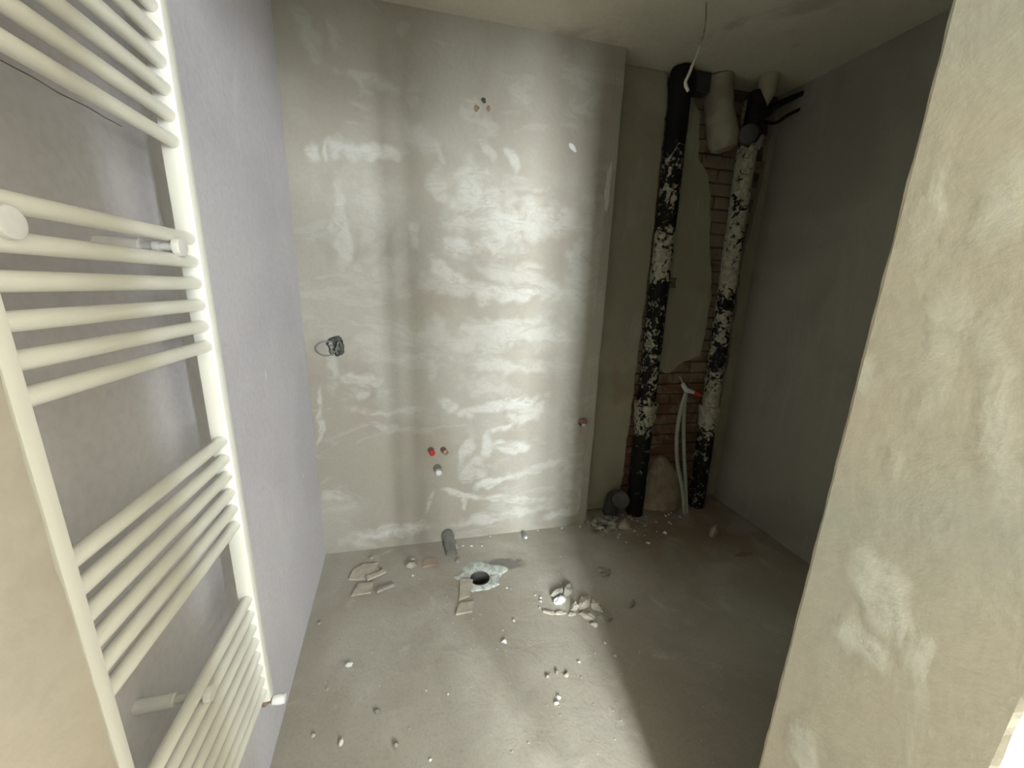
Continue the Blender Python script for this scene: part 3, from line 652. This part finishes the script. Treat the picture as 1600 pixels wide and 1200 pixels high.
# ================================================================ ON THE FLOOR
# floor drain: dark bore with a collar of pale cement
dr = empty('floor_drain', (DR[0], DR[1], 0), 'round floor drain in a rough white cement patch', 'drain')
bm = bmesh.new(); n = 48; L = []
def out_r(a):
    e = 1 + 0.28*noise.noise(Vector((math.cos(a)*1.5, math.sin(a)*1.5, 2.2))) + 0.16*noise.noise(Vector((math.cos(a)*5, math.sin(a)*5, 7)))
    return e
for fr, z in ((0, -0.004), (0.12, 0.003), (0.4, 0.0065), (0.75, 0.006), (1.0, 0.004)):
    L.append([])
    for k in range(n):
        a = 2*PI*k/n; ro = 0.122*out_r(a)*(1.12 if 0 < a < PI else 0.86); ri = 0.049
        r = ro+(ri-ro)*fr
        L[-1].append(bm.verts.new((DR[0]+r*math.cos(a)*1.05+0.012*(1-fr), DR[1]+r*math.sin(a)*0.92+0.012*(1-fr), z + (0.006*noise.noise(Vector((r*60*math.cos(a), r*60*math.sin(a), 0))) if 0 < fr < 1 else 0))))
for a, b in zip(L, L[1:]):
    for k in range(n): bm.faces.new((a[k], a[(k+1) % n], b[(k+1) % n], b[k]))
link('cement_collar', bm, M['cement'], dr)
bm = bmesh.new(); L = []
for r, z in ((0.052, 0.0045), (0.049, 0.006), (0.0475, 0.004), (0.046, -0.12), (0.0, -0.12)):
    L.append([bm.verts.new((DR[0]+max(r, 1e-4)*math.cos(2*PI*k/32), DR[1]+max(r, 1e-4)*math.sin(2*PI*k/32), z)) for k in range(32)])
for a, b in zip(L, L[1:]):
    for k in range(32): bm.faces.new((a[k], a[(k+1) % 32], b[(k+1) % 32], b[k]))
link('drain_pipe', bm, M['dark_plastic'], dr)
# grey pipe stub lying against the foot of the wall
ps = empty('waste_stub', (0.13, 2.03, 0), 'glossy grey waste pipe stub standing out of the floor against the back wall', 'pipe stub')
bm = bmesh.new(); tube(bm, [(0.128, 2.078, 0.045), (0.130, 2.050, 0.043), (0.136, 2.00, 0.030), (0.140, 1.925, 0.012)], [0.033, 0.033, 0.032, 0.030], 26, caps=False); tube(bm, [(0.128, 2.078, 0.045), (0.130, 2.050, 0.043), (0.136, 2.00, 0.030), (0.140, 1.925, 0.012)], [0.028]*4, 26)
link('stub_body', bm, simple('grey_gloss_pvc', (0.22, 0.215, 0.195), 0.25, 0.6, 0, (0.17, 0.165, 0.15), 14), ps)
bm = bmesh.new(); tube(bm, [(0.1285, 2.058, 0.044), (0.131, 2.040, 0.041)], [0.037, 0.037], 26); link('socket_rim', bm, M['grey_plastic'], ps)
bm = bmesh.new(); lump(bm, (0.172, 1.985, 0.010), (0.015, 0.016, 0.018), 22, 2, 0.5); single('plaster_chunk', bm, M['grey_chip'], 'small dark crumb right beside the grey waste pipe stub', 'chunk')
bm = bmesh.new(); tube(bm, [(0.600, 2.015, 0.013), (0.600, 1.985, 0.013), (0.600, 1.983, 0.013)], [0.015, 0.016, 0.011], 20); st = link('small_pipe_stub', bm, M['grey_plastic']); recenter(st); tag(st, 'small round grey plug at the foot of the back wall, right of the drain', 'pipe stub')
bm = bmesh.new(); lump(bm, (0.600, 1.982, 0.014), (0.008, 0.006, 0.008), 9, 2, 0.3, flat=False); link('end_screw', bm, M['white_chip'], st).location = (0, 0, 0) if False else (0, 0, 0)
o = st.children[0]; o.data.transform(Matrix.Translation((0, 0, 0)))

def slab_piece(name, poly, h, z0, mat, label, cat, group=None, tilt=0.0):
    bm = bmesh.new(); prism_poly(bm, rough_outline(poly, 0.012, 0.003, seed=len(poly)+h*900), z0, z0+h, 'z')
    c = Vector((sum(p[0] for p in poly)/len(poly), sum(p[1] for p in poly)/len(poly), z0))
    R = Matrix.Rotation(tilt, 3, 'X')
    for v in bm.verts: v.co = c + R @ (v.co-c); v.co.z = max(v.co.z, z0-0.002)
    return single(name, bm, mat, label, cat, group, smooth=False)
slab_piece('tile_fragment', [(0.150, 1.585), (0.205, 1.600), (0.235, 1.700), (0.170, 1.722)], 0.012, 0.001, M['chip'], 'flat pale tile fragment leaning at the drain edge, the upper of two', 'fragment', tilt=0.03)
slab_piece('tile_fragment', [(0.128, 1.500), (0.205, 1.503), (0.222, 1.560), (0.150, 1.558)], 0.011, 0.001, M['chip'], 'flat pale tile fragment below the drain, the lower of two', 'fragment')
slab_piece('plaster_shard', [(-0.395, 1.835), (-0.30, 1.82), (-0.245, 1.87), (-0.27, 1.925), (-0.33, 1.935), (-0.385, 1.90)], 0.010, 0.001, M['chip'], 'broad flaky plaster shard near the left wall corner', 'shard', tilt=0.03)
slab_piece('plaster_shard', [(-0.30, 1.80), (-0.21, 1.845), (-0.225, 1.865), (-0.31, 1.822)], 0.012, 0.006, M['chip'], 'thin curled plaster shard lying across the broad flaky one', 'shard')
slab_piece('plaster_shard', [(-0.365, 1.715), (-0.275, 1.72), (-0.270, 1.785), (-0.345, 1.79)], 0.008, 0.001, M['chip'], 'squarish yellowish plaster shard below the broad flaky one', 'shard')
slab_piece('plaster_shard', [(-0.245, 1.708), (-0.165, 1.742), (-0.16, 1.755), (-0.235, 1.733)], 0.016, 0.001, M['grey_chip'], 'narrow raised plaster shard right of the squarish one', 'shard')
slab_piece('brick_flake', [(-0.02, 1.85), (0.05, 1.86), (0.062, 1.895), (0.02, 1.92), (-0.022, 1.90)], 0.009, 0.001, simple('pinkish_flake', (0.43, 0.34, 0.27), 0.9, 0.2, 0, None, 20, .4), 'flat pinkish flake on the floor left of the grey waste stub', 'flake')
def chunk(x, y, s, mat, label, seed, group=None, rz=0.0, z=0.0, sub=2, amp=0.6, cat='chunk', name='plaster_chunk', tilt=(0, 0)):
    bm = bmesh.new(); lump(bm, (x, y, z+s[2]*0.5), s, seed, sub, amp, rz, tilt=tilt); return single(name, bm, M[mat] if isinstance(mat, str) else mat, label, cat, group, smooth=False)
chunk(-0.085, 1.880, (.026, .022, .014), 'chip', 'rounded pale plaster chunk between the shards and the pink flake', 31)
chunk(-0.080, 1.930, (.020, .012, .010), 'grey_chip', 'small grey chunk just behind the rounded pale chunk', 32)
chunk(-0.30, 1.985, (.014, .010, .006), 'chip', 'small flat pale crumb near the foot of the back wall left part', 33)
chunk(-0.27, 1.935, (.016, .010, .006), 'chip', 'small pale crumb behind the broad flaky shard', 34)
chunk(0.172, 1.862, (.016, .012, .012), 'grey_chip', 'small grey chunk between waste stub and drain', 35)
# the two clusters right of the drain
chunk(0.640, 1.480, (.036, .020, .020), 'white_chip', 'bright white plaster chunk lying right of the drain', 51, rz=0.5, tilt=(0.3, 0.1))
chunk(0.700, 1.530, (.045, .018, .026), 'grey_chip', 'grey curved chunk behind the bright white one', 52, rz=0.7)
chunk(0.640, 1.525, (.040, .014, .020), 'grey_chip', 'long grey sliver directly behind the bright white chunk', 53, rz=0.3)
chunk(0.560, 1.430, (.030, .012, .006), 'chip', 'flat pale crumb in front left of the bright white chunk', 54, rz=-0.5)
chunk(0.615, 1.415, (.032, .010, .005), 'chip', 'flat thin crumb in front of the bright white chunk', 55, rz=-0.1)
chunk(0.745, 1.435, (.046, .022, .026), 'chip', 'largest rounded chunk of the cluster right of the white chunk', 56, rz=0.6)
chunk(0.700, 1.430, (.030, .016, .018), 'chip', 'left rear chunk of the rubble cluster right of the white chunk', 57, rz=0.3)
chunk(0.800, 1.405, (.022, .034, .024), 'chip', 'right upright chunk of the rubble cluster right of the white chunk', 58, rz=0.4)
chunk(0.735, 1.365, (.040, .016, .014), 'chip', 'front ragged chunk of the rubble cluster right of the white chunk', 59, rz=-0.7)
chunk(0.815, 1.355, (.040, .020, .008), 'grey_chip', 'flat grey piece at the right front of the rubble cluster', 60, rz=-0.8)
chunk(0.750, 1.318, (.018, .014, .012), 'chip', 'small lone chunk just in front of the rubble cluster', 61)
chunk(0.668, 1.395, (.018, .010, .010), 'chip', 'small chip at the left front of the rubble cluster', 62)
chunk(0.985, 1.395, (.028, .010, .005), 'grey_chip', 'thin grey sliver in the shade right of the rubble cluster', 63, rz=0.7)
chunk(0.945, 1.63, (.040, .030, .010), 'grey_chip', 'low grey lump in the shade behind the rubble cluster', 64)
# old rag-like lump standing in the niche floor
o = chunk(1.79, 1.79, (.026, .020, .055), 'grey_chip', 'upright pale grey stub in the shaded niche floor', 71, z=0.0, amp=0.25)
chunk(1.835, 1.60, (.055, .012, .010), simple('reddish_stick', (0.33, 0.22, 0.16), 0.9), 'thin reddish sliver on the shaded floor near the right wall', 72, rz=-0.05)
chunk(1.275, 1.985, (.048, .032, .030), 'chip', 'pale yellowish chunk in front of the drain elbow', 73, rz=0.6)
# rubble heap at the corner of the built-out wall
rg = random.Random(11)
for k in range(70):
    u = rg.random()**1.2; x = 1.055 + 0.20*u + rg.uniform(-.01, .02); y = 2.13 - 0.13*rg.random()*(1-0.2*u) - 0.04
    hgt = max(0.0, 0.045*(1-u*1.1)*(1-abs(y-2.09)*5)) * rg.random()
    s = rg.uniform(.010, .024)
    chunk(x, y, (s*rg.uniform(.9, 1.7), s*rg.uniform(.5, .9), s*rg.uniform(.3, .7)), rg.choice(['grey_chip', 'grey_chip', 'chip', 'dark_cement']), 'small broken plaster rubble piece heaped at the niche corner', 200+k, 'rubble heaped at the niche corner', rz=rg.uniform(0, 3), z=hgt, sub=1, amp=.7, cat='rubble', name='rubble_piece', tilt=(rg.uniform(-.5, .5), rg.uniform(-.5, .5)))
for k in range(70):
    x = rg.gauss(1.35, .17); y = rg.gauss(1.99, .085)
    if not (1.0 < x < 2.0 and 1.6 < y < 2.16): continue
    if x < 1.06 and y > 2.02: y = 2.0
    s = rg.uniform(.004, .012)
    chunk(x, y, (s*rg.uniform(.9, 2), s*rg.uniform(.6, 1), s*rg.uniform(.4, .8)), rg.choice(['chip', 'chip', 'white_chip', 'brown_chip']), 'small pale plaster crumb strewn on the brown niche floor', 300+k, 'crumbs strewn on the niche floor', rz=rg.uniform(0, 3), sub=1, amp=.7, cat='crumb', name='plaster_crumb')
# loose crumbs on the open floor
CR = [(-0.317,1.342,.013,'white_chip','white pebble-like crumb on the open floor nearest the left wall plug'),(-0.390,1.100,.008,'chip','tiny crumb at the bottom of the picture nearest the left wall'),(-0.295,1.056,.011,'white_chip','white crumb at the bottom of the picture left of the middle'),(0.327,1.378,.006,None,None),
 (0.389,1.418,.007,None,None),(0.320,1.318,.012,'white_chip','white crumb on the open floor in front of the drain'),(-0.477,1.577,.009,None,None),(-0.379,1.258,.006,None,None),(-0.186,1.133,.011,'grey_chip','small grey crumb left of the middle near the bottom'),(-0.006,0.946,.005,None,None),(-0.116,1.012,.010,'grey_chip','small grey crumb near the bottom middle'),(-0.073,1.802,.006,None,None),(0.081,1.734,.007,None,None),(0.240,1.485,.004,None,None),(0.881,1.150,.006,None,None),(0.753,1.224,.008,None,None),(0.766,1.159,.008,None,None),(0.607,1.163,.006,None,None),(0.457,1.131,.009,'grey_chip','grey crumb left of the small crumb cluster at lower right'),(0.535,1.122,.010,'chip','pale crumb in the small cluster at lower right'),(0.500,1.140,.009,'grey_chip','darker crumb in the small cluster at lower right'),(0.474,1.046,.007,None,None),(0.459,1.026,.008,None,None),(0.261,0.912,.004,None,None),(0.552,1.521,.007,None,None),(0.528,1.465,.006,None,None),(0.215,1.995,.006,None,None),(0.265,1.981,.008,None,None),(0.325,1.972,.006,None,None),(0.389,2.055,.008,None,None),(0.066,1.145,.004,None,None),(-0.014,1.174,.004,None,None),(0.871,1.984,.005,None,None),(0.982,2.040,.009,None,None),(0.754,1.794,.005,None,None),(0.545,1.50,.008,None,None),(0.53,1.545,.006,None,None),(0.86,2.05,.007,None,None),(0.70,2.055,.006,None,None),(0.95,2.00,.006,None,None),(0.40,1.62,.004,None,None),(0.70,1.66,.005,None,None)]
MARKS = [('the floor drain', DR[0], DR[1]), ('the bright white plaster chunk', 0.64, 1.48), ('the rubble cluster', 0.75, 1.41), ('the grey waste pipe stub', 0.136, 1.96), ('the pale tile fragments', 0.17, 1.55), ('the broad flaky plaster shard', -0.32, 1.87), ('the left wall', -0.52, 1.58), ('the niche corner', 1.03, 2.07), ('the small round grey plug', 0.60, 2.0), ('the pinkish brick flake', 0.02, 1.885), ('the white crumb at the middle', 0.32, 1.318), ('the white crumb at bottom left', -0.295, 1.056), ('the small crumb cluster at lower right', 0.50, 1.13), ('the radiator foot', -0.40, 1.10)]
seen_ = set()
def crumb_label(x, y):
    c = sorted(MARKS, key=lambda m: math.hypot(m[1]-x, m[2]-y))
    for m in c[:4]:
        dx, dy = x-m[1], y-m[2]; r = math.hypot(dx, dy)
        sd = ('right' if dx > 0 else 'left') + ' of'; fb = 'behind' if dy > 0 else 'in front of'
        t_ = sd if abs(dx) > 2*abs(dy) else (fb if abs(dy) > 2*abs(dx) else ('behind and ' if dy > 0 else 'in front and ')+sd)
        q = 'tiny plaster crumb %s %s %s' % ('close' if r < .1 else 'a little way' if r < .25 else 'well', t_, m[0])
        if q not in seen_ and len(q.split()) <= 16: seen_.add(q); return q
    return None
for k, (x, y, s, m_, lab) in enumerate(CR):
    own = lab; lab = lab or crumb_label(x, y)
    chunk(x, y, (s*1.2, s*.9, s*.8), m_ or rg.choice(['white_chip', 'chip']), lab or 'tiny pale plaster crumb lying on the open screed floor', 500+k, None if own else 'loose crumbs on the open floor', rz=k*.7, sub=1, amp=.6, cat='crumb', name='plaster_crumb')
# grit nobody could count
bm = bmesh.new()
for k in range(900):
    x = rg.uniform(-.5, 2.1); y = rg.uniform(.5, 2.06)
    if x > 1.3 and y > 1.98: continue
    if rg.random() > 0.25 + 0.75*max(0, noise.noise(Vector((x*2.2, y*2.2, 4)))+.2): continue
    if x < -0.5-.052*(y-1.04)+.03 or math.hypot(x-DR[0], y-DR[1]) < .12: continue
    s = rg.uniform(.0012, .0034)
    r = bmesh.ops.create_icosphere(bm, subdivisions=1, radius=s)
    for v in r['verts']: v.co = Vector((v.co.x*1.3+x, v.co.y+y, v.co.z*.8+.001))
tag(link('floor_grit', bm, M['chip'], None, False), 'fine plaster grit and dust scattered over the screed', 'grit', None, 'stuff')
